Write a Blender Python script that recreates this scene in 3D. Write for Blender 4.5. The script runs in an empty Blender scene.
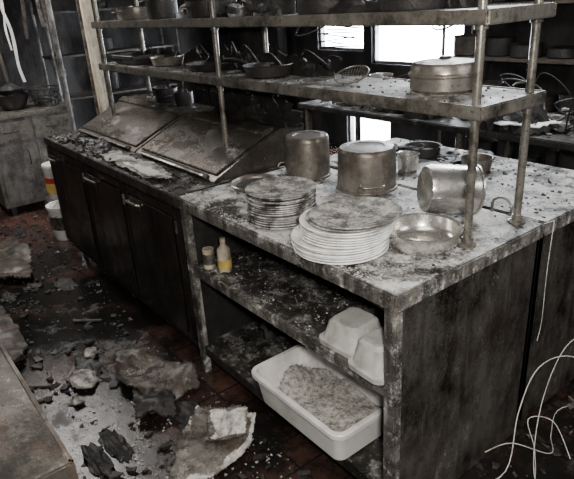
import bpy, bmesh, math, random
from mathutils import Vector, Matrix, noise, Euler
random.seed(7)
R=random.uniform
# ------------------------------------------------------------------ materials
def soot(name, base, dark=(0.012,0.011,0.010), rough=0.5, metal=0.0, amt=0.5, scale=3.0,
         ash=0.0, ashcol=(0.42,0.41,0.385), streak=(1,1,1), ashscale=80.0, soft=0.16, bump=0.25, up=True, brown=0.0, speck=0.0, cover=.85, drips=0.0):
    m=bpy.data.materials.new(name); m.use_nodes=True
    nt=m.node_tree; N=nt.nodes; L=nt.links; N.clear()
    out=N.new('ShaderNodeOutputMaterial'); bs=N.new('ShaderNodeBsdfPrincipled'); L.new(bs.outputs[0],out.inputs[0])
    tc=N.new('ShaderNodeTexCoord'); mp=N.new('ShaderNodeMapping'); mp.inputs['Scale'].default_value=streak
    L.new(tc.outputs['Object'],mp.inputs[0])
    def nz(scale,det,ro,off,src):
        n=N.new('ShaderNodeTexNoise'); n.inputs['Scale'].default_value=scale; n.inputs['Detail'].default_value=det; n.inputs['Roughness'].default_value=ro
        mo=N.new('ShaderNodeVectorMath'); mo.operation='ADD'; mo.inputs[1].default_value=off; L.new(src,mo.inputs[0]); L.new(mo.outputs[0],n.inputs['Vector']); return n.outputs['Fac']
    def mr(v,a,b_,c=0,d=1):
        r=N.new('ShaderNodeMapRange'); r.interpolation_type='SMOOTHSTEP'; r.inputs['From Min'].default_value=a; r.inputs['From Max'].default_value=b_; r.inputs['To Min'].default_value=c; r.inputs['To Max'].default_value=d; L.new(v,r.inputs['Value']); return r.outputs[0]
    def math_(op,a,b_):
        x=N.new('ShaderNodeMath'); x.operation=op
        for i,v in enumerate((a,b_)):
            if isinstance(v,(int,float)): x.inputs[i].default_value=v
            else: L.new(v,x.inputs[i])
        return x.outputs[0]
    def mix(f,a,b_):
        x=N.new('ShaderNodeMixRGB')
        for i,v in zip((0,1,2),(f,a,b_)):
            if isinstance(v,tuple): x.inputs[i].default_value=(*v,1)
            elif isinstance(v,(int,float)): x.inputs[i].default_value=v
            else: L.new(v,x.inputs[i])
        return x.outputs[0]
    c=0.35+0.3*amt
    f1=mr(nz(scale,10,.72,(0,0,0),mp.outputs[0]),max(0,c-soft),min(1,c+soft))
    col=mix(f1,dark,base)
    if brown>0:
        fb=mr(nz(scale*1.7,6,.6,(7.3,2.1,4.4),tc.outputs['Object']),.48,.7,0,brown); col=mix(fb,col,(.085,.05,.03))
    rough_o=mr(f1,0,1,min(1,rough+.2),max(.1,rough-.1))
    met=metal
    if ash>0:
        big=nz(scale*1.6,8,.7,(1.3,5.1,9.4),mp.outputs[0]); fine=nz(ashscale,4,.8,(3,2,1),tc.outputs['Object'])
        s=math_('ADD',math_('MULTIPLY',fine,.5),big)
        if up:
            ge=N.new('ShaderNodeNewGeometry'); sx=N.new('ShaderNodeSeparateXYZ'); L.new(ge.outputs['Normal'],sx.inputs[0]); s=math_('ADD',s,math_('MULTIPLY',sx.outputs['Z'],.10))
        th=1.02-.42*ash
        fa=mr(s,th,th+.22,0,cover)
        col=mix(fa,col,ashcol)
        met=math_('MULTIPLY',math_('SUBTRACT',1.0,fa),metal)
        rough_o=mix(fa,rough_o,(.95,.95,.95))
    if drips>0:
        m2=N.new('ShaderNodeMapping'); m2.inputs['Scale'].default_value=(1,1,.12); L.new(tc.outputs['Object'],m2.inputs[0])
        fd=mr(nz(22,5,.6,(4,4,4),m2.outputs[0]),.48,.64,0,drips); col=mix(fd,col,dark)
        fe=mr(nz(30,5,.6,(9,1,4),m2.outputs[0]),.57,.70,0,drips*.6); col=mix(fe,col,ashcol)
    if speck>0:
        fs=mr(nz(170,3,.7,(5,5,5),tc.outputs['Object']),.66-.08*speck,.74-.08*speck,0,.7); col=mix(fs,col,tuple(min(1,x*1.25) for x in ashcol))
        fd=mr(nz(60,4,.75,(15,5,5),tc.outputs['Object']),.57,.68,0,.7); col=mix(fd,col,dark)
    L.new(col,bs.inputs['Base Color']); L.new(rough_o,bs.inputs['Roughness'])
    if isinstance(met,(int,float)): bs.inputs['Metallic'].default_value=met
    else: L.new(met,bs.inputs['Metallic'])
    if bump>0:
        bp=N.new('ShaderNodeBump'); bp.inputs['Strength'].default_value=bump; bp.inputs['Distance'].default_value=0.005
        L.new(nz(60,7,.65,(0,0,0),tc.outputs['Object']),bp.inputs['Height']); L.new(bp.outputs[0],bs.inputs['Normal'])
    return m
M={}
M['top']=soot('sooty_countertop',(0.12,0.115,0.105),dark=(.012,.011,.010),rough=.34,metal=.5,amt=.50,scale=4.5,ash=.63,ashcol=(.70,.69,.665),bump=.6,speck=.5,soft=.12,cover=.92)
M['edge']=soot('countertop_edge',(0.22,0.205,0.18),dark=(.018,.016,.014),rough=.45,metal=.3,amt=.5,scale=9,ash=.64,ashcol=(.70,.68,.65),up=False,bump=.5,speck=.4,drips=.7)
M['panel']=soot('sooty_end_panel',(0.27,0.25,0.22),dark=(.012,.010,.008),rough=.30,metal=.75,amt=.55,scale=5,ash=.44,ashcol=(.40,.385,.35),streak=(1,1,.6),up=False,bump=.35,soft=.15,speck=.6,cover=.6,brown=.45,drips=.35)
M['fridge']=soot('scorched_fridge_steel',(0.050,0.044,0.039),dark=(.006,.005,.0045),rough=.27,metal=.6,amt=.52,scale=3,ash=.25,ashcol=(.13,.12,.11),streak=(1,1,.4),up=False,cover=.45,brown=.3,drips=.2,bump=.12)
M['lid']=soot('scorched_lid_steel',(0.17,0.155,0.135),dark=(.022,.019,.016),rough=.27,metal=.7,amt=.50,scale=2.8,ash=.36,ashcol=(.34,.33,.31),streak=(1,1.6,1),bump=.15,brown=.4,soft=.18,cover=.55,speck=.1)
M['ledge']=soot('charred_ledge',(0.06,0.055,0.05),dark=(.009,.008,.007),rough=.42,metal=.3,amt=.55,scale=7,ash=.44,ashcol=(.44,.43,.41),cover=.7,speck=.3)
M['shelf']=soot('dusty_shelf_steel',(0.14,0.13,0.115),dark=(.015,.013,.011),rough=.42,metal=.4,amt=.52,scale=5,ash=.55,ashcol=(.52,.51,.48),cover=.8,speck=.4)
M['post']=soot('shelf_post_steel',(0.36,0.335,0.29),dark=(.035,.03,.024),rough=.34,metal=.65,amt=.50,scale=9,ash=.36,ashcol=(.52,.50,.47),up=False,bump=.12,cover=.5,speck=.1)
M['pot']=soot('sooty_pot_steel',(0.34,0.31,0.27),dark=(.04,.034,.028),rough=.34,metal=.65,amt=.48,scale=5,ash=.43,ashcol=(.48,.46,.42),brown=.6,bump=.15,soft=.22,cover=.6,speck=.1)
M['steel']=soot('bright_steel',(0.72,0.70,0.66),dark=(.28,.26,.23),rough=.26,metal=.85,amt=.3,scale=6,ash=.22,ashcol=(.5,.48,.44),bump=.05,soft=.3,cover=.4)
M['black']=soot('charred_black',(0.028,0.025,0.023),dark=(.006,.005,.005),rough=.50,amt=.5,scale=9,ash=.3,ashcol=(.14,.135,.125),bump=.7,cover=.5)
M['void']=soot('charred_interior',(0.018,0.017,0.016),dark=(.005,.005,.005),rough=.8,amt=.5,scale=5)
M['platew']=soot('ashy_white_plates',(0.88,0.87,0.84),dark=(.32,.31,.29),rough=.42,amt=.33,scale=14,ash=.3,ashcol=(.66,.65,.62),bump=.1,cover=.5)
M['plated']=soot('sooty_plates',(0.52,0.50,0.47),dark=(.025,.021,.018),rough=.5,amt=.58,scale=16,ash=.3,ashcol=(.5,.48,.45),soft=.12,bump=.2,cover=.5)
M['platetop']=soot('ash_covered_plate',(0.20,0.19,0.17),dark=(.05,.045,.04),rough=.7,amt=.5,scale=11,ash=.58,ashcol=(.60,.59,.56),bump=.6,speck=.8,cover=.75)
M['tub']=soot('dirty_white_plastic',(0.86,0.85,0.82),dark=(.45,.43,.39),rough=.42,amt=.27,scale=6,bump=.05,soft=.2)
M['ashfill']=soot('ash_heap',(0.50,0.48,0.44),dark=(.12,.11,.095),rough=.95,amt=.46,scale=60,bump=1.0,speck=.8)
M['plastic']=soot('smoked_plastic',(0.58,0.58,0.55),dark=(.16,.15,.13),rough=.28,amt=.45,scale=10,bump=.08,soft=.3)
M['yellow']=soot('mustard_yellow',(0.65,0.45,0.10),dark=(.30,.22,.1),rough=.4,amt=.35,scale=14,bump=0)
M['cream']=soot('cream_paint',(0.62,0.54,0.40),dark=(.12,.095,.065),rough=.6,amt=.45,scale=6,streak=(1,1,.3))
M['red']=soot('red_plastic',(0.45,0.05,0.03),dark=(.1,.02,.01),rough=.4,amt=.3,scale=9)
M['paper']=soot('scorched_paper',(0.62,0.60,0.56),dark=(.07,.06,.05),rough=.85,amt=.5,scale=12,bump=.4)
M['board']=soot('burnt_board',(0.17,0.15,0.13),dark=(.02,.017,.014),rough=.7,amt=.5,scale=8,ash=.44,ashcol=(.46,.445,.41),brown=.6,bump=.6,speck=.4,cover=.65,soft=.12)
M['scorch']=soot('scorched_dark_board',(0.08,0.066,0.054),dark=(.012,.010,.008),rough=.5,amt=.5,scale=8,ash=.36,ashcol=(.30,.29,.265),brown=.7,bump=.6,cover=.55)
M['boardedge']=soot('torn_board_edge',(0.80,0.77,0.72),dark=(.2,.18,.16),rough=.9,amt=.38,scale=30)
M['wall']=soot('charred_wall',(0.035,0.033,0.032),dark=(.007,.007,.007),rough=.85,amt=.55,scale=2.2,ash=.2,ashcol=(.12,.115,.11),streak=(1,1,.4),up=False,bump=.5,cover=.6)
M['wallb']=soot('smoke_stained_wall',(0.07,0.066,0.062),dark=(.009,.008,.008),rough=.85,amt=.56,scale=2.0,ash=.25,ashcol=(.17,.165,.155),streak=(1,1,.4),up=False,bump=.5,cover=.6)
M['cable']=soot('white_cable',(0.72,0.70,0.66),dark=(.3,.28,.25),rough=.5,amt=.3,scale=20,bump=0)
M['cabinet']=soot('grimy_grey_cabinet',(0.23,0.22,0.20),dark=(.025,.022,.019),rough=.40,metal=.35,amt=.48,scale=5,ash=.35,ashcol=(.34,.33,.31),up=False,cover=.5,drips=.4)
M['leftop']=soot('greasy_table_top',(0.085,0.072,0.058),dark=(.014,.012,.009),rough=.32,metal=.3,amt=.52,scale=6,ash=.34,ashcol=(.22,.205,.185),brown=.7,bump=.5,cover=.6,speck=.3)
M['rubble']=soot('rubble_chips',(0.16,0.148,0.132),dark=(.015,.013,.011),rough=.9,amt=.6,scale=14,bump=.3)
M['ashchip']=soot('ash_chips',(0.62,0.605,0.57),dark=(.12,.11,.10),rough=.95,amt=.45,scale=25,bump=0)
M['outside']=soot('sunlit_concrete',(0.65,0.65,0.66),dark=(.45,.45,.46),rough=.9,amt=.4,scale=2,bump=0)
def floor_mat():
    m=bpy.data.materials.new('wet_quarry_tile'); m.use_nodes=True; nt=m.node_tree; N=nt.nodes; L=nt.links
    bs=N['Principled BSDF']; tc=N.new('ShaderNodeTexCoord')
    br=N.new('ShaderNodeTexBrick'); br.offset=0; br.inputs['Scale'].default_value=1; br.inputs['Brick Width'].default_value=.152; br.inputs['Row Height'].default_value=.152
    br.inputs['Mortar Size'].default_value=.005; br.inputs['Color1'].default_value=(.11,.052,.040,1); br.inputs['Color2'].default_value=(.075,.038,.030,1); br.inputs['Mortar'].default_value=(.018,.016,.015,1)
    L.new(tc.outputs['Object'],br.inputs['Vector'])
    def nz(s,d,r):
        n=N.new('ShaderNodeTexNoise'); n.inputs['Scale'].default_value=s; n.inputs['Detail'].default_value=d; n.inputs['Roughness'].default_value=r; L.new(tc.outputs['Object'],n.inputs['Vector']); return n.outputs['Fac']
    sx=N.new('ShaderNodeSeparateXYZ'); L.new(tc.outputs['Object'],sx.inputs[0])
    g=N.new('ShaderNodeMapRange'); g.inputs['From Min'].default_value=-.8; g.inputs['From Max'].default_value=-3.4; g.inputs['To Min'].default_value=-.10; g.inputs['To Max'].default_value=.06; L.new(sx.outputs['X'],g.inputs['Value'])
    ad=N.new('ShaderNodeMath'); L.new(nz(1.9,10,.75),ad.inputs[0]); L.new(g.outputs[0],ad.inputs[1])
    r=N.new('ShaderNodeValToRGB'); r.color_ramp.elements[0].position=.40; r.color_ramp.elements[1].position=.60; L.new(ad.outputs[0],r.inputs[0])
    mx=N.new('ShaderNodeMixRGB'); mx.inputs[1].default_value=(.010,.009,.008,1); L.new(r.outputs[0],mx.inputs[0]); L.new(br.outputs['Color'],mx.inputs[2])
    n2=nz(5,11,.80)
    r2=N.new('ShaderNodeValToRGB'); r2.color_ramp.elements[0].position=.58; r2.color_ramp.elements[1].position=.72; r2.color_ramp.elements[1].color=(.6,.6,.6,1); L.new(n2,r2.inputs[0])
    m2=N.new('ShaderNodeMixRGB'); m2.inputs[2].default_value=(.16,.145,.13,1); L.new(r2.outputs[0],m2.inputs[0]); L.new(mx.outputs[0],m2.inputs[1])
    L.new(m2.outputs[0],bs.inputs['Base Color'])
    rr=N.new('ShaderNodeMapRange'); rr.inputs['To Min'].default_value=.06; rr.inputs['To Max'].default_value=.60; L.new(n2,rr.inputs['Value']); rr.inputs['From Min'].default_value=.50; rr.inputs['From Max'].default_value=.66; L.new(rr.outputs[0],bs.inputs['Roughness'])
    b=N.new('ShaderNodeBump'); b.inputs['Strength'].default_value=.28; b.inputs['Distance'].default_value=.010; L.new(n2,b.inputs['Height']); L.new(b.outputs[0],bs.inputs['Normal'])
    return m
M['floor']=floor_mat()
# ------------------------------------------------------------------ builder
class Bld:
    def __init__(s): s.bm=bmesh.new(); s.mats=[]
    def mi(s,k):
        if k not in s.mats: s.mats.append(k)
        return s.mats.index(k)
    def merge(s,t,k,mx=None):
        if mx is not None: bmesh.ops.transform(t,matrix=mx,verts=t.verts)
        i=s.mi(k); mp={}
        for v in t.verts: mp[v]=s.bm.verts.new(v.co)
        for f in t.faces:
            try: nf=s.bm.faces.new([mp[v] for v in f.verts]); nf.material_index=i
            except ValueError: pass
        t.free()
    def box(s,x0,x1,y0,y1,z0,z1,k,bev=.004,mx=None):
        t=bmesh.new(); bmesh.ops.create_cube(t,size=1)
        bmesh.ops.transform(t,matrix=Matrix.Translation(((x0+x1)/2,(y0+y1)/2,(z0+z1)/2))@Matrix.Diagonal((x1-x0,y1-y0,z1-z0,1)),verts=t.verts)
        if bev>0: bmesh.ops.bevel(t,geom=t.edges[:],offset=bev,segments=2,affect='EDGES')
        s.merge(t,k,mx)
    def lathe(s,prof,c,k,n=40,mx=None,sx=1):
        t=bmesh.new(); rings=[]
        for r,z in prof:
            if r<1e-5: rings.append([t.verts.new((0,0,z))])
            else: rings.append([t.verts.new((r*math.cos(2*math.pi*i/n)*sx,r*math.sin(2*math.pi*i/n),z)) for i in range(n)])
        for a,b in zip(rings,rings[1:]):
            for i in range(n):
                j=(i+1)%n
                if len(a)==1 and len(b)==1: continue
                if len(a)==1: t.faces.new((a[0],b[i],b[j]))
                elif len(b)==1: t.faces.new((a[i],a[j],b[0]))
                else: t.faces.new((a[i],a[j],b[j],b[i]))
        bmesh.ops.recalc_face_normals(t,faces=t.faces)
        m=Matrix.Translation(c)
        if mx is not None: m=m@mx
        s.merge(t,k,m)
    def prism(s,prof,x0,x1,k,bev=0):
        t=bmesh.new(); a=[t.verts.new((x0,y,z)) for y,z in prof]; b=[t.verts.new((x1,y,z)) for y,z in prof]; n=len(prof)
        t.faces.new(a); t.faces.new(b[::-1])
        for i in range(n): t.faces.new((a[i],b[i],b[(i+1)%n],a[(i+1)%n]))
        bmesh.ops.recalc_face_normals(t,faces=t.faces)
        if bev: bmesh.ops.bevel(t,geom=t.edges[:],offset=bev,segments=2,affect='EDGES')
        s.merge(t,k)
    def tube(s,pts,r,k,n=8,smooth=True,closed=False):
        P=[Vector(p) for p in pts]
        if smooth and len(P)>2:
            Q=[]; m=len(P); rng=range(m) if closed else range(m-1)
            for i in rng:
                if closed: p0,p1,p2,p3=P[i-1],P[i],P[(i+1)%m],P[(i+2)%m]
                else: p0,p1,p2,p3=P[max(i-1,0)],P[i],P[i+1],P[min(i+2,m-1)]
                for q in range(6):
                    u=q/6; Q.append(.5*((2*p1)+(-p0+p2)*u+(2*p0-5*p1+4*p2-p3)*u*u+(-p0+3*p1-3*p2+p3)*u**3))
            if not closed: Q.append(P[-1])
            P=Q
        t=bmesh.new(); rings=[]; up=Vector((0,0,1)); m=len(P); nrm=None
        for i,p in enumerate(P):
            if closed: d=P[(i+1)%m]-P[i-1]
            else: d=P[min(i+1,m-1)]-P[max(i-1,0)]
            if d.length<1e-9: d=Vector((0,0,1))
            d.normalize()
            if nrm is None: nrm=d.cross(up) if abs(d.z)<.95 else d.cross(Vector((1,0,0)))
            nrm=nrm-d*nrm.dot(d)
            if nrm.length<1e-6: nrm=d.orthogonal()
            nrm.normalize(); b=d.cross(nrm)
            rings.append([t.verts.new(p+r*(math.cos(2*math.pi*j/n)*nrm+math.sin(2*math.pi*j/n)*b)) for j in range(n)])
        pr=list(zip(rings,rings[1:]))
        if closed: pr.append((rings[-1],rings[0]))
        for a,b in pr:
            for j in range(n): t.faces.new((a[j],a[(j+1)%n],b[(j+1)%n],b[j]))
        if not closed: t.faces.new(rings[0][::-1]); t.faces.new(rings[-1])
        bmesh.ops.recalc_face_normals(t,faces=t.faces)
        s.merge(t,k)
    def sheet(s,outline,z,k,th=.006,amp=.012,freq=9,res=.02,seed=0,fold=None,edgek=None,edgew=.02,efn=None):
        xs=[p[0] for p in outline]; ys=[p[1] for p in outline]
        def inside(x,y):
            c=False; n=len(outline); j=n-1
            for i in range(n):
                xi,yi=outline[i]; xj,yj=outline[j]
                if (yi>y)!=(yj>y) and x<(xj-xi)*(y-yi)/(yj-yi)+xi: c=not c
                j=i
            return c
        def hgt(x,y):
            h=noise.noise(Vector((x*freq,y*freq,seed)))*amp+noise.noise(Vector((x*freq*3,y*freq*3,seed+5)))*amp*.3+amp*.75
            if fold: h+=fold(x,y)
            return max(h,0.0)
        for part in ((0,1) if edgek else (0,)):
            t=bmesh.new(); g={}
            nx=int((max(xs)-min(xs))/res)+1; ny=int((max(ys)-min(ys))/res)+1
            def V(i,j):
                if (i,j) not in g:
                    x=min(xs)+i*res; y=min(ys)+j*res
                    jx=noise.noise(Vector((x*50,y*50,seed+3)))*res*.5; jy=noise.noise(Vector((x*50,y*50,seed+9)))*res*.5
                    g[(i,j)]=t.verts.new((x+jx,y+jy,z+hgt(x,y)))
                return g[(i,j)]
            for i in range(nx):
                for j in range(ny):
                    x=min(xs)+(i+.5)*res; y=min(ys)+(j+.5)*res
                    w=noise.noise(Vector((x*16,y*16,seed+1)))*.014; w2=noise.noise(Vector((x*16,y*16,seed+11)))*.014
                    if inside(x+w,y+w2):
                        isedge=False
                        if edgek and (efn is None or efn(x,y)):
                            ew=max(.001,edgew*(1+2.2*noise.noise(Vector((x*12,y*12,seed+2)))))
                            isedge=not all(inside(x+w+a,y+w2+c) for a,c in ((ew,0),(-ew,0),(0,ew),(0,-ew)))
                        if (part==1)==isedge: t.faces.new((V(i,j),V(i+1,j),V(i+1,j+1),V(i,j+1)))
            if not t.faces: t.free(); continue
            ret=bmesh.ops.extrude_face_region(t,geom=t.faces[:])
            for v in [e for e in ret['geom'] if isinstance(e,bmesh.types.BMVert)]: v.co.z+=th
            bmesh.ops.recalc_face_normals(t,faces=t.faces)
            s.merge(t,edgek if part else k)
    def chips(s,fn,n,k,smin=.004,smax=.02,flat=.4):
        for _ in range(n):
            x,y,z=fn(); a=smin+(smax-smin)*random.random()**2
            t=bmesh.new(); bmesh.ops.create_cube(t,size=1)
            for v in t.verts: v.co+=Vector((R(-.3,.3),R(-.3,.3),R(-.2,.2)))
            m=Matrix.Translation((x,y,z+a*flat*.45))@Euler((R(-.25,.25),R(-.25,.25),R(0,6.3))).to_matrix().to_4x4()@Matrix.Diagonal((a,a*R(.3,.9),a*flat,1))
            s.merge(t,k,m)
    def blob(s,c,rx,ry,rz,k,amp=.25,seed=0,sub=3,freq=3):
        t=bmesh.new(); bmesh.ops.create_icosphere(t,subdivisions=sub,radius=1)
        for v in t.verts:
            h=1+amp*noise.fractal(v.co*freq+Vector((seed,seed*2,0)),1,2,4)
            v.co*=h
            v.co=Vector((v.co.x*rx,v.co.y*ry,max(v.co.z,0)*rz))
        s.merge(t,k,Matrix.Translation(c))
    def done(s,name,smooth=True,ang=35):
        me=bpy.data.meshes.new(name); s.bm.to_mesh(me); s.bm.free()
        for k in s.mats: me.materials.append(M[k])
        if smooth:
            for p in me.polygons: p.use_smooth=True
            me.set_sharp_from_angle(angle=math.radians(ang))
        o=bpy.data.objects.new(name,me); bpy.context.collection.objects.link(o)
        vs=me.vertices
        if len(vs):
            mn=Vector((min(v.co[i] for v in vs) for i in range(3))); mxx=Vector((max(v.co[i] for v in vs) for i in range(3)))
            c=(mn+mxx)/2; c.z=mn.z
            me.transform(Matrix.Translation(-c)); o.location=c
        return o
# ------------------------------------------------------------------ room
XL,XR,YF,YB,ZC=-6.2,2.6,-2.8,3.6,2.7
def simple(name,args,k):
    b=Bld(); b.box(*args,k,bev=0); return b.done(name,False)
simple('floor',(XL-.1,XR+.1,YF-.1,YB+.12,-.1,0),'floor')
simple('ceiling',(XL-.1,XR+.1,YF-.1,YB+.12,ZC,ZC+.1),'wall')
simple('wall_left',(XL-.1,XL,YF,YB,0,ZC),'wallb')
simple('wall_right',(XR,XR+.1,YF,YB,0,ZC),'wallb')
simple('wall_front',(XL,XR,YF-.1,YF,0,ZC),'wallb')
b=Bld()
holes=[(-4.45,-3.70,1.10,1.45),(-3.58,-2.42,.98,1.54),(-3.98,-3.30,.05,.66)]
xs=sorted({XL,XR,*[h[0] for h in holes],*[h[1] for h in holes]}); zs=sorted({0,ZC,*[h[2] for h in holes],*[h[3] for h in holes]})
for xa,xb in zip(xs,xs[1:]):
    for za,zb_ in zip(zs,zs[1:]):
        cx,cz=(xa+xb)/2,(za+zb_)/2
        if not any(h[0]<cx<h[1] and h[2]<cz<h[3] for h in holes): b.box(xa,xb,YB,YB+.12,za,zb_,'wall',0)
b.done('wall_back',False)
for n,h in enumerate(holes):
    b=Bld(); e=.03
    b.box(h[0],h[0]+e,YB+.03,YB+.09,h[2],h[3],'cabinet'); b.box(h[1]-e,h[1],YB+.03,YB+.09,h[2],h[3],'cabinet'); b.box(h[0],h[1],YB+.03,YB+.09,h[3]-e,h[3],'cabinet'); b.box(h[0],h[1],YB+.03,YB+.09,h[2],h[2]+e,'cabinet')
    b.done('window_%d'%(n+1))
simple('outside_pavement',(-9,2,YB+.12,YB+6,-.12,-.02),'outside')
# ------------------------------------------------------------------ main worktable
LX=-1.275; TD=.75
b=Bld()
b.box(LX,0,0,TD,.862,.9,'top',.003)
b.box(LX,0,-.004,.012,.848,.902,'edge',.005)
b.box(-.010,.006,0,TD,.848,.902,'edge',.005)
b.box(-.035,0,.012,TD-.01,.0,.85,'panel',.004)
b.box(-.045,.003,-.002,.03,.0,.85,'edge',.004)
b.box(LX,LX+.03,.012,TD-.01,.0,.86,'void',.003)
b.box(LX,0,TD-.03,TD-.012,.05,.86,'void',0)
b.box(LX+.03,-.036,.01,TD-.03,.555,.58,'ledge',.004)
b.box(LX+.03,-.036,.005,.02,.535,.582,'edge',.003)
b.box(LX+.03,-.036,.02,TD-.03,.125,.15,'ledge',.004)
b.box(LX+.03,-.036,.012,.025,.10,.152,'ledge',.003)
b.box(LX+.02,LX+.06,.0,.035,0,.85,'edge',.004)
b.tube([(LX+.1,.20,.70),(-.3,.16,.735),(-.06,.15,.72)],.007,'board',smooth=False)
b.done('stainless_worktable')
b=Bld()
y0,y1=.77,1.42
b.box(LX,0,y0,y1,.865,.9,'top',.004); b.box(-.008,.006,y0,y1,.85,.902,'edge',.004)
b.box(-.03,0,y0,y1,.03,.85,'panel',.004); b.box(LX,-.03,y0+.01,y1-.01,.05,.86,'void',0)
for yy in (y0,y1-.035): b.box(-.04,.004,yy,yy+.035,0,.85,'panel',.004)
for yy in (y0,y1-.035): b.box(LX,LX+.04,yy,yy+.035,0,.85,'edge',.004)
b.done('stainless_cabinet')
# ------------------------------------------------------------------ prep refrigerator
b=Bld(); FX0,FX1=-3.19,LX-.01
b.box(FX0,FX1,.03,.78,.12,.865,'fridge',.004)
b.box(FX0,FX1,0,.78,.865,.9,'ledge',.006)
b.box(FX0,FX1,-.006,.01,.85,.903,'ledge',.004)
dx=[FX0,-2.47,-1.87,FX1]
for i in range(3):
    a,c=dx[i]+.012,dx[i+1]-.012
    b.box(a,c,-.005,.03,.15,.845,'fridge',.008)
    b.box(a+.03,c-.03,-.012,.0,.18,.80,'fridge',.006)
    hx=a+.07
    b.tube([(hx,-.012,.765),(hx+.01,-.035,.775),(hx+.06,-.042,.778),(hx+.11,-.035,.775),(hx+.12,-.012,.765)],.007,'post')
    b.box(hx-.01,hx+.13,-.016,-.010,.735,.80,'black',.003)
    b.box(c-.012,c+.0,-.012,.0,.72,.78,'post',.003)
b.box(FX0+.02,FX1-.02,.03,.06,.08,.14,'void',.004)
for x in (FX0+.08,(FX0+FX1)/2,FX1-.08):
    for y in (.09,.70):
        b.lathe([(0,.0),(.02,.0),(.022,.015),(.014,.02),(.014,.125),(0,.125)],(x,y,0),'post',n=14)
lp=[(.22,.90),(.235,.915),(.62,1.085),(.78,1.085),(.78,.90)]
mid=-2.2
b.prism(lp,FX0+.02,mid-.006,'lid',.005); b.prism(lp,mid+.006,FX1-.03,'lid',.005)
for a,c in ((FX0+.05,mid-.04),(mid+.04,FX1-.06)):
    b.prism([(.25,.925),(.255,.935),(.60,1.088),(.60,1.08)],a,c,'lid',.002)
    b.prism([(.225,.905),(.205,.925),(.212,.93),(.245,.927)],a+.05,c-.05,'post',.002)
    b.prism([(.55,1.06),(.55,1.075),(.60,1.097),(.60,1.08)],a-.01,c+.01,'lid',.002)
b.done('prep_refrigerator')
# ------------------------------------------------------------------ double overshelf
b=Bld(); Z1,Z2=1.349,1.609; SX0,SX1=-2.97,-.035; SY0,SY1=.39,.735
for z in (Z1,Z2):
    b.box(SX0,SX1,SY0,SY1,z-.012,z,'shelf',.002)
    b.box(SX0,SX1,SY0-.004,SY0+.01,z-.038,z+.003,'post',.004)
    b.box(SX0,SX1,SY1-.01,SY1+.004,z-.038,z+.003,'post',.004)
    b.box(SX1-.01,SX1+.004,SY0,SY1,z-.038,z+.003,'post',.004)
    b.box(SX0-.004,SX0+.01,SY0,SY1,z-.038,z+.003,'post',.004)
for x,zb in ((-.075,.9),(-1.5,1.087),(-2.93,1.087)):
    for y in (SY0+.03,SY1-.03):
        zz=zb
        if y<.5 and x<-1: zz=.992
        b.tube([(x,y,zz),(x,y,1.86)],.0135,'post',n=12,smooth=False)
        if zz!=.992: b.lathe([(0,0),(.03,0),(.03,.006),(.018,.012),(.018,.03),(0,.03)],(x,y,zz),'post',n=14)
        for z in (Z1,Z2): b.lathe([(.014,-.05),(.02,-.05),(.02,-.012),(.014,-.012)],(x,y,z),'post',n=12)
b.done('double_overshelf')
# ------------------------------------------------------------------ pots
def pot_inverted(name,x,y,r,h,k='pot',z=.9,rot=0):
    b=Bld()
    b.lathe([(r*.97,0),(r*1.03,0),(r*1.04,.004),(r*1.03,.009),(r*.99,.011),(r*.985,h*.3),(r*.955,h-.02),(r*.93,h-.007),(r*.88,h),(r*.6,h+.001),(r*.58,h-.002),(0,h-.002)],(x,y,z),k,n=56)
    b.lathe([(r*.97,0),(r*.96,h*.3),(r*.9,h-.01),(0,h-.01)],(x,y,z),'black',n=40)
    for s in (0,math.pi):
        a=rot+s; c,sn=math.cos(a),math.sin(a); tx,ty=-sn,c; q=r*.99; w=r*.35; zz=z+h*.27
        b.tube([(x+c*q+tx*w,y+sn*q+ty*w,zz),(x+c*(q+.03)+tx*w*.9,y+sn*(q+.03)+ty*w*.9,zz-.004),(x+c*(q+.034)-tx*w*.9,y+sn*(q+.034)-ty*w*.9,zz-.004),(x+c*q-tx*w,y+sn*q-ty*w,zz)],.004,k)
    return b.done(name)
pot_inverted('stock_pot',-.755,.655,.128,.178,rot=2.5)
pot_inverted('stock_pot.001',-1.09,.605,.106,.19,rot=3.9)
b=Bld(); r=.088;h=.185
ax=Vector((.52,.83,-.10)).normalized(); mx=ax.to_track_quat('Z','X').to_matrix().to_4x4(); C0=Vector((-.335,.515,1.0))
b.lathe([(0,0),(r*.78,0),(r*.93,.006),(r,.025),(r,h-.004),(r*1.06,h),(r*1.06,h+.006),(r*.98,h+.004),(r*.96,.025),(r*.8,.01),(0,.01)],tuple(C0),'steel',n=52,mx=mx)
def tp(p): return tuple(Matrix.Translation(C0)@mx@Vector(p))
for aa in (1.2,4.34):
    c,s=math.cos(aa),math.sin(aa)
    def q(rad,t,z): return tp((c*rad-s*t,s*rad+c*t,z))
    b.tube([q(r,-.032,h*.72),q(r+.022,-.030,h*.74),q(r+.022,.030,h*.74),q(r,.032,h*.72)],.0045,'steel')
o=b.done('saucepan'); o.location.z=.9
b=Bld(); r=.122;h=.062
b.lathe([(0,0),(r*.72,0),(r*.84,.008),(r*.93,.03),(r*.965,h-.004),(r*1.03,h),(r*1.035,h+.003),(r*1.0,h+.006),(r*.945,h),(r*.91,.03),(r*.82,.012),(r*.7,.004),(0,.004)],(-.178,.325,.9),'steel',n=64)
b.done('steel_mixing_bowl')
def plate(b,x,y,z,r,k,tilt=(0,0)):
    mx=Euler((tilt[0],tilt[1],R(0,6))).to_matrix().to_4x4()
    b.lathe([(0,.002),(r*.55,.0),(r*.6,.0),(r*.62,.004),(r*.8,.007),(r*.985,.0125),(r,.0155),(r*.985,.018),(r*.8,.0125),(r*.62,.008),(0,.006)],(x,y,z),k,n=44,mx=mx)
b=Bld(); z=.9
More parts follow.
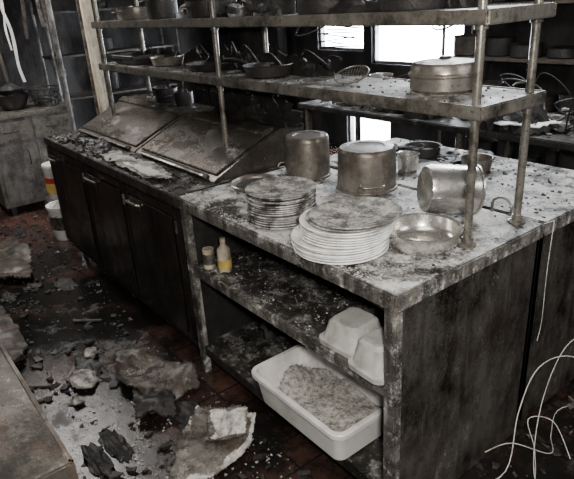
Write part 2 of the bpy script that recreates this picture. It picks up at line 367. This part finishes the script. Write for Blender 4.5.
for i in range(14):
    plate(b,-.70+R(-.006,.006),.15+R(-.006,.006),z,.130+R(-.004,.002),'plated'); z+=.0082
plate(b,-.70,.15,z,.133,'platetop')
b.done('dinner_plate_stack')
b=Bld(); z=.9
for i in range(6):
    plate(b,-.352+R(-.005,.005),.12+R(-.005,.005),z,.158+R(-.003,.002),'platew'); z+=.0085
for i in range(6):
    plate(b,-.335+R(-.005,.005),.135+R(-.005,.005),z,.150+R(-.003,.002),'platew'); z+=.0085
plate(b,-.325,.145,z,.146,'platetop'); z+=.010
plate(b,-.315,.155,z,.150,'platetop',(.02,-.03))
b.done('dinner_plate_stack.001')
b=Bld()
def ctop(): return (R(LX+.02,-.02),R(.01,TD-.03),.9)
b.chips(ctop,700,'ashchip',.0015,.006,.4)
def nearp():
    a=R(0,6.3); d=R(.16,.24); return (-.35+math.cos(a)*d*1.1,max(.012,.13+math.sin(a)*d*.8),.9)
b.chips(nearp,400,'ashchip',.002,.007,.5)
b.chips(lambda:(R(LX,-.02),R(.006,.05),.902),400,'ashchip',.0015,.006,.5)
b.chips(lambda:(R(-1.2,-.02),R(.2,.72),.9),200,'black',.002,.010,.4)
b.done('countertop_ash_debris',False)
b=Bld(); r=.115
b.lathe([(0,0),(r*.9,0),(r*.97,.008),(r,.018),(r*1.04,.02),(r*1.0,.023),(r*.94,.018),(r*.9,.008),(0,.004)],(-1.13,.335,.9),'pot',n=48)
b.lathe([(0,.0),(r*.88,.0),(r*.7,.005),(0,.006)],(-1.13,.335,.906),'black',n=32)
b.done('round_food_pan')
b=Bld(); b.tube([(-.62,.30,.906),(-.50,.38,.912),(-.44,.46,.93)],.005,'pot'); b.lathe([(0,0),(.02,.002),(.033,.014),(.037,.026),(.034,.026),(.018,.006),(0,.004)],(-.645,.285,.9),'pot',n=28)
b.done('ladle')
b=Bld(); b.tube([(-.19,.73,.905),(-.185,.73,.95),(-.15,.735,.965),(-.115,.735,.94),(-.12,.73,.906)],.005,'post')
b.done('bent_steel_hook')
# ------------------------------------------------------------------ lower storage items
def tub(b,x0,x1,y0,y1,z0,z1,k,th=.006,taper=.02,rim=.012,n=6,cr=.035):
    def loop(t,z,ins,c):
        X0,X1,Y0,Y1=x0+ins,x1-ins,y0+ins,y1-ins; vs=[]
        for cx,cy,a0 in ((X1-c,Y1-c,0),(X0+c,Y1-c,90),(X0+c,Y0+c,180),(X1-c,Y0+c,270)):
            for i in range(n+1):
                a=math.radians(a0+90*i/n); vs.append(t.verts.new((cx+c*math.cos(a),cy+c*math.sin(a),z)))
        return vs
    t=bmesh.new()
    L=[loop(t,z0,taper+.01,cr),loop(t,z0+.01,taper,cr),loop(t,z1-.02,.003,cr),loop(t,z1-.02,-rim,cr+rim),loop(t,z1-.004,-rim,cr+rim),loop(t,z1,-rim+.003,cr+rim),loop(t,z1,th,cr),loop(t,z0+th+.004,taper+th,cr),loop(t,z0+th,taper+th+.01,cr)]
    for a,c in zip(L,L[1:]):
        m=len(a)
        for i in range(m): t.faces.new((a[i],a[(i+1)%m],c[(i+1)%m],c[i]))
    t.faces.new(L[0][::-1]); t.faces.new(L[-1]); bmesh.ops.recalc_face_normals(t,faces=t.faces)
    b.merge(t,k)
b=Bld()
tub(b,-.72,-.205,-.045,.235,.151,.305,'tub')
b.sheet([(-.58,-.02),(-.23,-.02),(-.23,.21),(-.56,.21),(-.64,.10)],.240,'ashfill',th=.01,amp=.035,freq=7,res=.010,seed=2)
b.box(-.695,-.225,-.02,.21,.17,.242,'tub',.01)
b.chips(lambda:(R(-.58,-.24),R(0,.19),.268),300,'ashfill',.002,.009,.6)
b.done('white_plastic_tub')
def invbox(name,x0,x1,y0,y1,z0,z1,ang=0):
    b=Bld(); cx,cy=(x0+x1)/2,(y0+y1)/2
    t=Bld(); tub(t,x0-cx,x1-cx,y0-cy,y1-cy,0,z1-z0,'plastic',th=.004,taper=.018,rim=.010,cr=.025)
    mx=Matrix.Translation((cx,cy,z1))@Matrix.Rotation(ang,4,'Z')@Matrix.Rotation(math.pi,4,'X')
    b.merge(t.bm,'plastic',mx); return b.done(name)
invbox('plastic_food_container',-.36,-.195,.02,.19,.583,.675,.05)
invbox('plastic_food_container.001',-.185,-.045,-.012,.17,.583,.69,-.03)
b=Bld(); b.lathe([(0,0),(.028,0),(.030,.004),(.030,.10),(.026,.11),(.012,.125),(.011,.135),(.013,.137),(.012,.155),(0,.156)],(-1.07,.09,.58),'cream',n=28)
b.lathe([(.0305,.02),(.0315,.02),(.0315,.06),(.0305,.06)],(-1.07,.09,.58),'yellow',n=28); b.done('squeeze_bottle')
b=Bld(); b.lathe([(0,0),(.026,0),(.027,.003),(.0265,.006),(.0265,.085),(.027,.088),(.025,.09),(.024,.087),(0,.087)],(-1.155,.06,.58),'cream',n=28)
b.lathe([(.0268,.02),(.0275,.02),(.0275,.07),(.0268,.07)],(-1.155,.06,.58),'post',n=28); b.done('food_can')
b=Bld()
b.chips(lambda:(R(LX+.06,-.42),R(.02,.5),.581),360,'rubble',.003,.02,.4)
b.chips(lambda:(R(LX+.06,-.42),R(.01,.4),.581),300,'ashchip',.002,.008,.4)
for i in range(6): b.blob((R(-1.0,-.45),R(.3,.5),.582),R(.06,.12),R(.05,.1),R(.05,.14),'black',seed=i+9)
b.done('burnt_rubble_heap')
b=Bld()
b.chips(lambda:(R(LX+.06,-.80),R(.04,.5),.151),200,'rubble',.006,.035,.4)
for i in range(7): b.blob((R(-1.12,-.90),R(.12,.5),.152),R(.06,.12),R(.06,.1),R(.08,.2),'black',seed=i)
b.done('burnt_rubble_heap')
# ------------------------------------------------------------------ fridge ledge items
b=Bld()
b.sheet([(-2.30,.05),(-2.0,.02),(-1.62,.02),(-1.5,.11),(-1.75,.17),(-2.1,.15),(-2.25,.14)],.905,'paper',th=.004,amp=.016,freq=10,res=.010,seed=4)
b.sheet([(-1.95,.04),(-1.58,.015),(-1.50,.07),(-1.7,.09)],.926,'tub',th=.003,amp=.010,freq=14,res=.010,seed=8)
b.done('crumpled_foil_tray')
b=Bld()
b.chips(lambda:(R(FX0+.05,FX1-.05),R(.01,.2),.901),400,'black',.004,.025,.5)
b.chips(lambda:(R(FX0+.05,FX1-.05),R(.01,.2),.901),300,'ashchip',.002,.007,.5)
for i in range(14): b.blob((R(-3.1,-2.25),R(.06,.18),.901),R(.03,.08),R(.03,.05),R(.015,.045),'black',seed=i+20)
b.done('ledge_char_debris',False)
for i,(x,y,r,h) in enumerate(((-2.66,.70,.075,.09),(-2.42,.70,.06,.08))):
    b=Bld(); b.lathe([(0,0),(r*.85,0),(r*.95,.01),(r,h),(r*1.06,h+.003),(r*.96,h),(r*.9,.012),(0,.008)],(x,y,1.086),'black',n=32)
    b.tube([(x-.0,y-r,1.086+h*.8),(x,y-r-.04,1.086+h*.85),(x-.01,y-r-.07,1.086+h*.8)],.006,'black')
    b.blob((x,y,1.098),r*.8,r*.8,h*1.1,'black',seed=i+40)
    b.done('burnt_saucepan')
b=Bld(); b.blob((-1.66,.70,1.087),.36,.07,.15,'black',amp=.35,seed=5,sub=5,freq=2.5)
b.done('charred_cloth_bundle')
# ------------------------------------------------------------------ lower shelf items
b=Bld(); x,y=-.33,.60; r=.115
b.lathe([(0,0),(r*.9,0),(r,.01),(r*1.0,.05),(r*1.06,.054),(r*1.06,.06),(r*1.0,.064),(r*.97,.085),(r*.9,.095),(r*.2,.104),(r*.15,.112),(0,.113)],(x,y,Z1+.001),'pot',n=52)
b.done('lidded_saute_pan')
b=Bld(); x,y=-.74,.56; r=.068
mt=Matrix.Translation((x,y,Z1+.034))@Euler((.38,-.1,.5)).to_matrix().to_4x4()
def T(p): return tuple(mt@Vector(p))
b.tube([T((r*math.cos(a*math.pi/6),r*math.sin(a*math.pi/6),0)) for a in range(12)],.0035,'post',closed=True)
for i in range(-5,6):
    d=i*r/6; q=math.sqrt(r*r-d*d)
    b.tube([T((d,-q,0)),T((d,0,-.010)),T((d,q,0))],.0010,'post',n=5); b.tube([T((-q,d,0)),T((0,d,-.010)),T((q,d,0))],.0010,'post',n=5)
b.tube([T((-r,0,0)),T((-r-.07,0,-.008)),T((-r-.14,0,.0))],.005,'post')
b.done('wire_skimmer')
def pan(name,x,y,r,h,k,z,hang=0,hl=.18):
    b=Bld(); b.lathe([(0,0),(r*.8,0),(r*.88,.006),(r,h),(r*1.04,h+.002),(r*1.02,h+.005),(r*.95,h),(r*.84,.01),(0,.005)],(x,y,z),k,n=40)
    c,s=math.cos(hang),math.sin(hang)
    b.tube([(x+c*r*.96,y+s*r*.96,z+h*.8),(x+c*(r+hl*.5),y+s*(r+hl*.5),z+h+.02),(x+c*(r+hl),y+s*(r+hl),z+h+.02)],.007,k)
    return b.done(name)
pan('frying_pan',-1.26,.54,.115,.05,'black',Z1+.001,hang=3.3)
pan('frying_pan.001',-1.80,.56,.13,.035,'black',Z1+.001,hang=0.2)
pan('frying_pan.002',-2.3,.56,.10,.05,'pot',Z1+.001,hang=3.0)
b=Bld(); tub(b,-2.82,-2.50,.43,.70,Z1+.001,Z1+.06,'black',th=.003,taper=.01,rim=.008,cr=.02); b.done('hotel_pan')
b=Bld()
b.chips(lambda:(R(SX0+.02,SX1-.02),R(SY0+.02,SY1-.02),Z1+.001),500,'rubble',.002,.010,.5)
for i in range(22): b.blob((R(-2.8,-.95),R(.60,.70),Z1+.001),R(.05,.14),R(.02,.035),R(.04,.10),'black',seed=i+60,amp=.5)
for i in range(7):
    x=R(-2.4,-1.0); b.tube([(x,.66,Z1+.05),(x+R(.05,.15),.62,Z1+R(.08,.14)),(x+R(.2,.3),.58,Z1+R(.03,.1))],R(.004,.009),'black')
b.done('shelf_char_debris')
for i,(x,r,h,k) in enumerate(((-.45,.11,.14,'black'),(-.88,.12,.10,'black'),(-1.22,.09,.12,'void'),(-1.75,.13,.08,'black'),(-2.3,.09,.14,'black'),(-2.65,.12,.07,'pot'))):
    b=Bld(); b.lathe([(0,0),(r*.95,0),(r,.01),(r,h),(r*1.05,h+.004),(r*.96,h),(r*.95,.012),(0,.008)],(x,.57,Z2+.001),k,n=36)
    for s in (1,-1): b.tube([(x-.03,.57+s*r*.97,Z2+h*.7),(x-.025,.57+s*(r+.03),Z2+h*.7),(x+.025,.57+s*(r+.03),Z2+h*.7),(x+.03,.57+s*r*.97,Z2+h*.7)],.004,k)
    b.done('scorched_pot')
b=Bld()
for i in range(16): b.blob((R(-2.8,-.3),R(.45,.68),Z2+.001),R(.05,.14),R(.03,.05),R(.03,.09),'black',seed=i+150,amp=.5)
b.done('charred_shelf_clutter')
# ------------------------------------------------------------------ left-hand prep table (camera side)
b=Bld()
b.box(-2.6,.01,-1.75,-.895,.855,.9,'leftop',.008)
b.box(-2.6,.012,-.905,-.892,.84,.903,'scorch',.004)
b.box(-.003,.013,-1.75,-.892,.84,.903,'scorch',.004)
for x in (-2.55,-1.3,-.05):
    for y in (-1.7,-.95): b.box(x,x+.04,y,y+.04,0,.86,'cabinet',.004)
b.box(-2.55,-.02,-1.7,-.93,.2,.225,'cabinet',.004)
b.done('prep_table')
# ------------------------------------------------------------------ left background
b=Bld(); CX=-4.5
b.box(CX-.6,CX,-.12,.62,.08,.86,'cabinet',.006); b.box(CX-.62,CX+.02,-.14,.64,.86,.90,'post',.006)
b.box(CX-.005,CX+.015,-.09,.23,.66,.83,'post',.006); b.box(CX-.005,CX+.015,.26,.59,.66,.83,'post',.006)
b.box(CX-.005,CX+.015,-.09,.23,.12,.63,'cabinet',.006); b.box(CX-.005,CX+.015,.26,.59,.12,.63,'cabinet',.006)
for yc in (.07,.43):
    b.tube([(CX+.012,yc-.06,.75),(CX+.04,yc-.05,.75),(CX+.04,yc+.05,.75),(CX+.012,yc+.06,.75)],.006,'black')
    b.tube([(CX+.012,yc+.1,.45),(CX+.04,yc+.1,.46),(CX+.04,yc+.1,.56),(CX+.012,yc+.1,.57)],.006,'black')
for x in (CX-.56,CX-.06):
    for y in (-.08,.56): b.box(x,x+.04,y,y+.04,0,.09,'black',.003)
b.done('drawer_cabinet')
b=Bld()
b.lathe([(0,0),(.08,0),(.12,.05),(.15,.13),(.155,.135),(.14,.13),(.11,.05),(0,.01)],(CX-.25,.20,.901),'black',n=36)
b.lathe([(0,0),(.07,0),(.1,.04),(.12,.1),(.124,.104),(.11,.1),(.09,.04),(0,.01)],(CX-.25,.20,.975),'black',n=36)
b.blob((CX-.25,.20,1.0),.11,.11,.13,'black',seed=77)
b.done('charred_mixing_bowl_stack')
b=Bld()
for z in (0,.05,.1,.15):
    b.tube([(CX-.2+(.13+z*.2)*math.cos(a*math.pi/6),.48+(.10+z*.2)*math.sin(a*math.pi/6),.907+z) for a in range(12)],.006,'black',closed=True)
for a in range(16):
    c,s=math.cos(a*math.pi/8),math.sin(a*math.pi/8); b.tube([(CX-.2+.13*c,.48+.10*s,.905),(CX-.2+.16*c,.48+.13*s,1.06)],.004,'black',n=5,smooth=False)
b.blob((CX-.2,.48,.906),.12,.09,.13,'black',seed=79)
b.done('burnt_wire_basket')
b=Bld(); x,y=-3.62,.13
b.lathe([(0,0),(.10,0),(.103,.005),(.118,.26),(.124,.262),(.124,.28),(.118,.28),(.1,.01),(0,.008)],(x,y,0),'tub',n=36)
b.lathe([(.109,.09),(.112,.09),(.119,.20),(.115,.20)],(x,y,0),'post',n=36)
b.tube([(x-.12,y,.265),(x-.08,y-.09,.20),(x+.04,y-.13,.18),(x+.12,y,.265)],.003,'post')
b.done('white_bucket')
b=Bld(); x,y=-4.22,.30
b.box(x-.13,x+.13,y-.13,y+.13,0,.16,'cabinet',.01)
b.done('storage_crate')
b=Bld()
b.lathe([(0,0),(.10,0),(.105,.01),(.11,.28),(.114,.29),(.11,.31),(.05,.315),(0,.315)],(x,y,.161),'tub',n=32)
b.lathe([(.1095,.06),(.112,.06),(.1125,.15),(.110,.15)],(x,y,.161),'yellow',n=32)
b.lathe([(.1115,.15),(.1125,.15),(.1135,.20),(.110,.20)],(x,y,.161),'red',n=32)
b.done('detergent_pail')
b=Bld(); b.box(-4.05,-4.0,.72,.80,0,ZC,'cream',.004); b.box(-4.07,-4.05,.70,.82,0,ZC,'board',.003); b.done('door_frame_post')
b=Bld(); b.tube([(-4.3,.55,0),(-4.3,.55,ZC)],.022,'cabinet',smooth=False,n=12)
for z in (.4,1.2,2.0): b.lathe([(.022,-.03),(.03,-.03),(.03,.03),(.022,.03)],(-4.3,.55,z),'cabinet',n=12)
b.done('gas_pipe')
for i in range(9):
    b=Bld(); x=-5.2+R(-.3,.3); y=.15+i*.10+R(-.03,.03); zl=R(1.05,1.6)
    t=bmesh.new(); prev=None; w=R(.006,.028); n=30
    for j in range(n+1):
        z=ZC+(zl-ZC)*j/n; ww=w*(.6+.6*noise.noise(Vector((i*3,z*6,0)))+.3); ox=noise.noise(Vector((i,z*2,3)))*.05; oy=noise.noise(Vector((i,z*2.5,9)))*.05
        q=(t.verts.new((x+ox,y+oy-ww,z)),t.verts.new((x+ox+.004,y+oy+ww,z)))
        if prev: t.faces.new((prev[0],prev[1],q[1],q[0]))
        prev=q
    b.merge(t,'tub' if i in (2,3) else random.choice(['board','scorch','scorch'])); b.done('hanging_insulation_strip')
# ------------------------------------------------------------------ back worktable with junk
b=Bld()
b.box(-2.7,.3,1.85,2.5,.86,.9,'ledge',.006)
for x in (-2.65,-1.2,.22):
    for y in (1.88,2.43): b.box(x,x+.04,y,y+.04,0,.87,'post',.004)
b.box(-2.65,.26,1.9,2.45,.25,.28,'shelf',.004)
b.done('worktable')
b=Bld(); x,y,r,h=-1.95,2.02,.08,.24
b.lathe([(0,0),(r*.95,0),(r,.01),(r,h),(r*1.05,h+.004),(r*.97,h),(r*.95,.012),(0,.008)],(x,y,.901),'steel',n=40)
for q in (.06,.12,.18): b.lathe([(r,q),(r*1.03,q+.003),(r,q+.006)],(x,y,.901),'post',n=40)
b.done('utensil_canister')
b=Bld(); x,y,r,h=-2.2,2.12,.09,.15
b.lathe([(0,0),(r*.95,0),(r,.01),(r,h),(r*1.05,h+.004),(r*.97,h),(r*.95,.012),(0,.008)],(x,y,.901),'tub',n=40)
b.done('white_pail')
b=Bld(); b.sheet([(-1.15,1.88),(-.75,1.86),(-.62,2.05),(-.8,2.15),(-1.1,2.08)],.93,'tub',th=.006,amp=.03,freq=6,res=.02,seed=12); b.box(-1.08,-.72,1.9,2.1,.901,.935,'cabinet',.01); b.done('warped_serving_tray')
b=Bld()
for i in range(34):
    x=R(-2.6,.2)
    if -2.35<x<-1.85: continue
    b.blob((x,R(1.92,2.42),.901),R(.06,.14),R(.05,.1),R(.05,.17),'black',seed=i+80,amp=.45)
b.chips(lambda:(R(-2.6,.2),R(1.9,2.4),.91),260,'rubble',.01,.05,.4)
b.chips(lambda:(R(-2.6,.2),R(1.9,2.4),.95),60,'ashchip',.01,.04,.4)
for (x,y,w,d,a) in ((-1.55,2.0,.28,.2,.3),(-.35,2.05,.3,.18,-.3),(-1.25,2.15,.2,.15,.6),(-.1,2.2,.22,.2,.1)):
    b.box(-w/2,w/2,-d/2,d/2,0,.02,'steel' if x<-1.5 else 'post',.004,mx=Matrix.Translation((x,y,1.02))@Euler((.15,-.12,a)).to_matrix().to_4x4())
    b.box(x-w*.3,x+w*.3,y-d*.3,y+d*.3,.9,1.03,'black',.01)
for i in range(16):
    x=R(-1.8,.1); y=R(1.95,2.35); b.tube([(x,y,.91),(x+R(-.1,.1),y+R(-.1,.1),1.05+R(0,.12)),(x+R(-.25,.25),y+R(-.1,.1),1.02+R(0,.15)),(x+R(-.3,.3),y+R(-.05,.05),.93)],R(.002,.006),random.choice(['black','post','black']))
b.done('burnt_debris_heap')
for i,(x,y,r,h,k) in enumerate(((-.55,1.15,.07,.06,'pot'),(-.9,1.2,.09,.05,'black'),(-.78,.95,.05,.08,'steel'))):
    b=Bld(); b.lathe([(0,0),(r*.8,0),(r*.9,.008),(r,h),(r*1.05,h+.003),(r*.96,h),(r*.86,.012),(0,.008)],(x,y,.901),k,n=32); b.done('small_pan')
b=Bld(); b.chips(lambda:(R(-1.2,-.03),R(.8,1.4),.901),400,'rubble',.002,.014,.4)
for i in range(9): b.blob((R(-1.2,-.45),R(1.15,1.38),.901),R(.05,.12),R(.04,.08),R(.015,.045),'black',seed=i+120,amp=.5)
b.done('cabinet_top_debris')
b=Bld()
b.box(-6.0,-4.9,2.75,3.5,.1,.92,'fridge',.01); b.box(-6.0,-4.9,3.35,3.5,.92,1.5,'wallb',.01); b.box(-6.0,-4.9,2.95,3.5,1.45,1.5,'shelf',.006)
for i in range(3):
    b.lathe([(.05,0),(.11,0),(.11,.02),(.05,.02)],(-5.8+i*.35,3.05,.92),'black',n=24)
    b.box(-5.95+i*.35,-5.65+i*.35,2.735,2.755,.2,.7,'lid',.006); b.tube([(-5.9+i*.35,2.72,.66),(-5.7+i*.35,2.72,.66)],.01,'post',smooth=False)
for x in (-5.95,-5.0):
    for y in (2.8,3.4): b.box(x,x+.05,y,y+.05,0,.11,'black',.003)
b.done('cooking_range')
def rack(name,x0,x1,y0,y1,zs,seed):
    random.seed(seed); b=Bld()
    for x in (x0,x1):
        for y in (y0,y1): b.tube([(x,y,0),(x,y,zs[-1]+.15)],.014,'cabinet',smooth=False)
    for z in zs:
        b.box(x0,x1,y0,y1,z-.02,z,'scorch',.003)
        x=x0+.12
        while x<x1-.12:
            r=R(.06,.12); h=R(.06,.2); b.lathe([(0,0),(r*.9,0),(r,.01),(r,h),(r*1.05,h+.003),(r*.96,h),(0,.01)],(x,(y0+y1)/2+R(-.04,.04),z),random.choice(['black','black','scorch','black','black']),n=24); x+=r+R(.1,.16)
    return b.done(name)
rack('storage_rack',-2.22,-.9,3.05,3.45,(.3,.75,1.15,1.55,1.95),3)
rack('storage_rack.001',-.75,.8,2.95,3.4,(.3,.75,1.15,1.55,1.95),5)
rack('storage_rack.002',-6.05,-5.65,.9,2.4,(.3,.8,1.25,1.7),8)
random.seed(21)
b=Bld()
for i in range(9):
    z=1.44-i*.036; xa=-4.44+R(0,.25); xb=-3.72-(R(0,.35) if i>2 else 0)
    b.box(-(xb-xa)/2,(xb-xa)/2,-.012,.012,-.008,.006,'black',.001,mx=Matrix.Translation(((xa+xb)/2,YB-.045,z))@Matrix.Rotation(R(-.12,.12),4,'Y'))
for x in (-4.3,-3.9): b.tube([(x,YB-.045,1.5),(x,YB-.045,1.1)],.002,'black',n=5,smooth=False)
b.done('window_blind')
b=Bld()
for i in range(5):
    x=R(-3.2,-1.0); y=R(1.4,3.0); b.tube([(x,y,ZC),(x+R(-.2,.2),y,1.9),(x+R(-.3,.3),y+R(-.2,.2),1.45),(x+R(-.2,.4),y,1.7),(x+R(0,.5),y,ZC)],.006,'black')
b.done('hanging_burnt_cables')
# ------------------------------------------------------------------ floor debris
b=Bld()
b.sheet([(-.651,-.481),(-.855,-.353),(-.994,-.174),(-.821,-.117),(-.715,-.047),(-.607,-.153),(-.60,-.32)],.004,'board',th=.008,amp=.03,freq=4,res=.007,seed=31,edgek='boardedge',edgew=.016,efn=lambda x,y: y>-.26 or x>-.66,fold=lambda x,y: max(0,(y+.20))*.5)
b.sheet([(-.90,-.18),(-.72,-.27),(-.64,-.14),(-.72,-.08)],.055,'boardedge',th=.005,amp=.022,freq=9,res=.007,seed=34,fold=lambda x,y: max(0,(y+.20))*.5,edgek='board',edgew=.014)
b.done('torn_ceiling_board')
b=Bld(); b.sheet([(-1.62,-.28),(-1.40,-.38),(-1.14,-.30),(-1.08,-.12),(-1.22,-.05),(-1.48,-.14)],.004,'board',th=.008,amp=.055,freq=6,res=.009,seed=36,edgek='scorch',edgew=.025)
b.sheet([(-1.30,-.34),(-1.10,-.42),(-1.00,-.28),(-1.16,-.20)],.004,'black',th=.010,amp=.05,freq=8,res=.010,seed=38)
b.done('charred_ceiling_panel')
for i,(ox,oy,sc) in enumerate(((-1.56,-.49,1.5),(-1.42,-.56,.6),(-1.78,-.38,.7))):
    b=Bld(); pts=[(ox+math.cos(a)*sc*R(.04,.10),oy+math.sin(a)*sc*R(.03,.06)) for a in (0,.9,1.7,2.6,3.4,4.3,5.2)]
    b.sheet(pts,.004,'paper',th=.004,amp=.02,freq=11,res=.007,seed=50+i,edgek='board',edgew=.012); b.done('plaster_fragment')
b=Bld(); b.sheet([(-3.7,-.45),(-3.1,-.55),(-2.9,-.36),(-3.4,-.22),(-3.8,-.28)],.004,'scorch',th=.012,amp=.05,freq=5,res=.015,seed=41); b.done('burnt_floor_mat')
b=Bld(); b.sheet([(-3.0,-.78),(-2.2,-.80),(-1.9,-.70),(-2.1,-.60),(-2.8,-.62)],.004,'scorch',th=.012,amp=.04,freq=5,res=.012,seed=47); b.done('fallen_plaster_sheet')
b=Bld(); b.sheet([(-.40,-.36),(-.12,-.32),(-.05,-.08),(-.30,-.10)],.004,'scorch',th=.01,amp=.05,freq=8,res=.010,seed=44); b.done('charred_panel_scrap')
b=Bld()
def fl(): return (R(-4.3,.6),R(-.85,-.02),.001)
b.chips(fl,450,'rubble',.003,.020,.3); b.chips(fl,700,'black',.006,.04,.35); b.chips(fl,180,'ashchip',.002,.009,.4)
b.chips(lambda:(R(-5.8,-3.3),R(-.6,1.4),.001),250,'rubble',.01,.04,.4)
b.chips(lambda:(R(.04,.7),R(-.2,1.8),.001),260,'rubble',.006,.03,.4)
b.chips(lambda:(R(.04,.7),R(-.2,1.8),.001),160,'black',.01,.045,.4)
b.chips(lambda:(R(-1.3,-.4),R(-.6,-.05),.001),350,'ashchip',.002,.014,.35)
for i in range(16): b.blob((R(-4.2,-.2),R(-.8,-.1),.001),R(.05,.14),R(.03,.08),R(.006,.022),'black',seed=i+200,amp=.5)
b.done('floor_rubble',False)
b=Bld()
for i in range(8):
    x=R(-3.8,-.6); y=R(-.8,-.2); a=R(0,3.1); l=R(.1,.3); b.box(-l/2,l/2,-.010,.010,0,.010,'scorch',.002,mx=Matrix.Translation((x,y,.003))@Matrix.Rotation(a,4,'Z'))
b.done('charred_wood_lath')
b=Bld()
b.tube([(.05,.32,.005),(.10,.50,.02),(.06,.62,.20),(.05,.75,.33),(.08,.95,.30),(.15,1.15,.12),(.2,1.3,.006)],.0020,'cable')
b.tube([(.30,.42,.004),(.16,.58,.05),(.07,.78,.20),(.05,.98,.34),(.10,1.2,.30),(.2,1.45,.06)],.0016,'cable')
b.tube([(.04,.45,.10),(.10,.52,.14),(.18,.66,.06),(.10,.82,.004),(.05,1.0,.004),(.2,1.2,.004)],.0016,'cable')
b.tube([(.12,.36,.004),(.2,.5,.004),(.12,.66,.03),(.06,.7,.12),(.12,.78,.10),(.22,.74,.01)],.0016,'cable')
b.done('loose_cable_loops')
b=Bld(); b.tube([(.012,.80,.90),(.014,.79,.7),(.013,.80,.5),(.015,.78,.42)],.0012,'cable',n=6); b.tube([(.006,.74,.904),(.012,.80,.902)],.0012,'cable',n=6,smooth=False); b.done('hanging_wire')
# ------------------------------------------------------------------ lights
w=bpy.data.worlds.new('World'); bpy.context.scene.world=w; w.use_nodes=True
bg=w.node_tree.nodes['Background']; bg.inputs[0].default_value=(.80,.88,1,1); bg.inputs[1].default_value=60
def area(name,loc,tgt,size,power,col,sy=None):
    l=bpy.data.lights.new(name,'AREA'); l.energy=power; l.color=col; l.size=size
    if sy: l.shape='RECTANGLE'; l.size_y=sy
    o=bpy.data.objects.new(name,l); o.location=loc; o.rotation_euler=(Vector(tgt)-Vector(loc)).to_track_quat('-Z','Y').to_euler(); bpy.context.collection.objects.link(o)
area('camera_flash',(1.02,-1.0,1.78),(-.8,.3,.8),.12,44,(1,.96,.9))
area('fill_light_ceiling',(-1.4,2.2,2.6),(-1.1,.6,.9),1.2,125,(.92,.96,1))  # added overhead fill aimed at the counter; no fixture behind it
area('fill_light_aisle',(.2,-.6,2.6),(-.6,0,.6),1.2,26,(1,.95,.88))  # added fill above the near aisle, standing for no real lamp
area('fill_light_far_aisle',(-3.9,-.2,2.6),(-3.4,.0,.3),1.0,66,(1,.96,.92))  # unseen fill added to raise the ambient level in the far aisle
area('fill_light_end',(2.1,1.2,2.3),(0,.6,.6),1.0,36,(.98,.97,1))  # invented side fill that brightens the end panel
# ------------------------------------------------------------------ camera
p=(.927,-1.05,1.667,.93,.397,-.065,570.6)
fw=Vector((-math.sin(p[3])*math.cos(p[4]),math.cos(p[3])*math.cos(p[4]),-math.sin(p[4]))); r0=Vector((math.cos(p[3]),math.sin(p[3]),0)); u0=r0.cross(fw)
c,s=math.cos(p[5]),math.sin(p[5]); rr=c*r0+s*u0; uu=-s*r0+c*u0
cam=bpy.data.cameras.new('camera'); o=bpy.data.objects.new('camera',cam); bpy.context.collection.objects.link(o)
o.matrix_world=Matrix(((rr.x,uu.x,-fw.x,p[0]),(rr.y,uu.y,-fw.y,p[1]),(rr.z,uu.z,-fw.z,p[2]),(0,0,0,1)))
cam.sensor_width=36; cam.lens=p[6]*36/574; cam.clip_start=.02
bpy.context.scene.camera=o
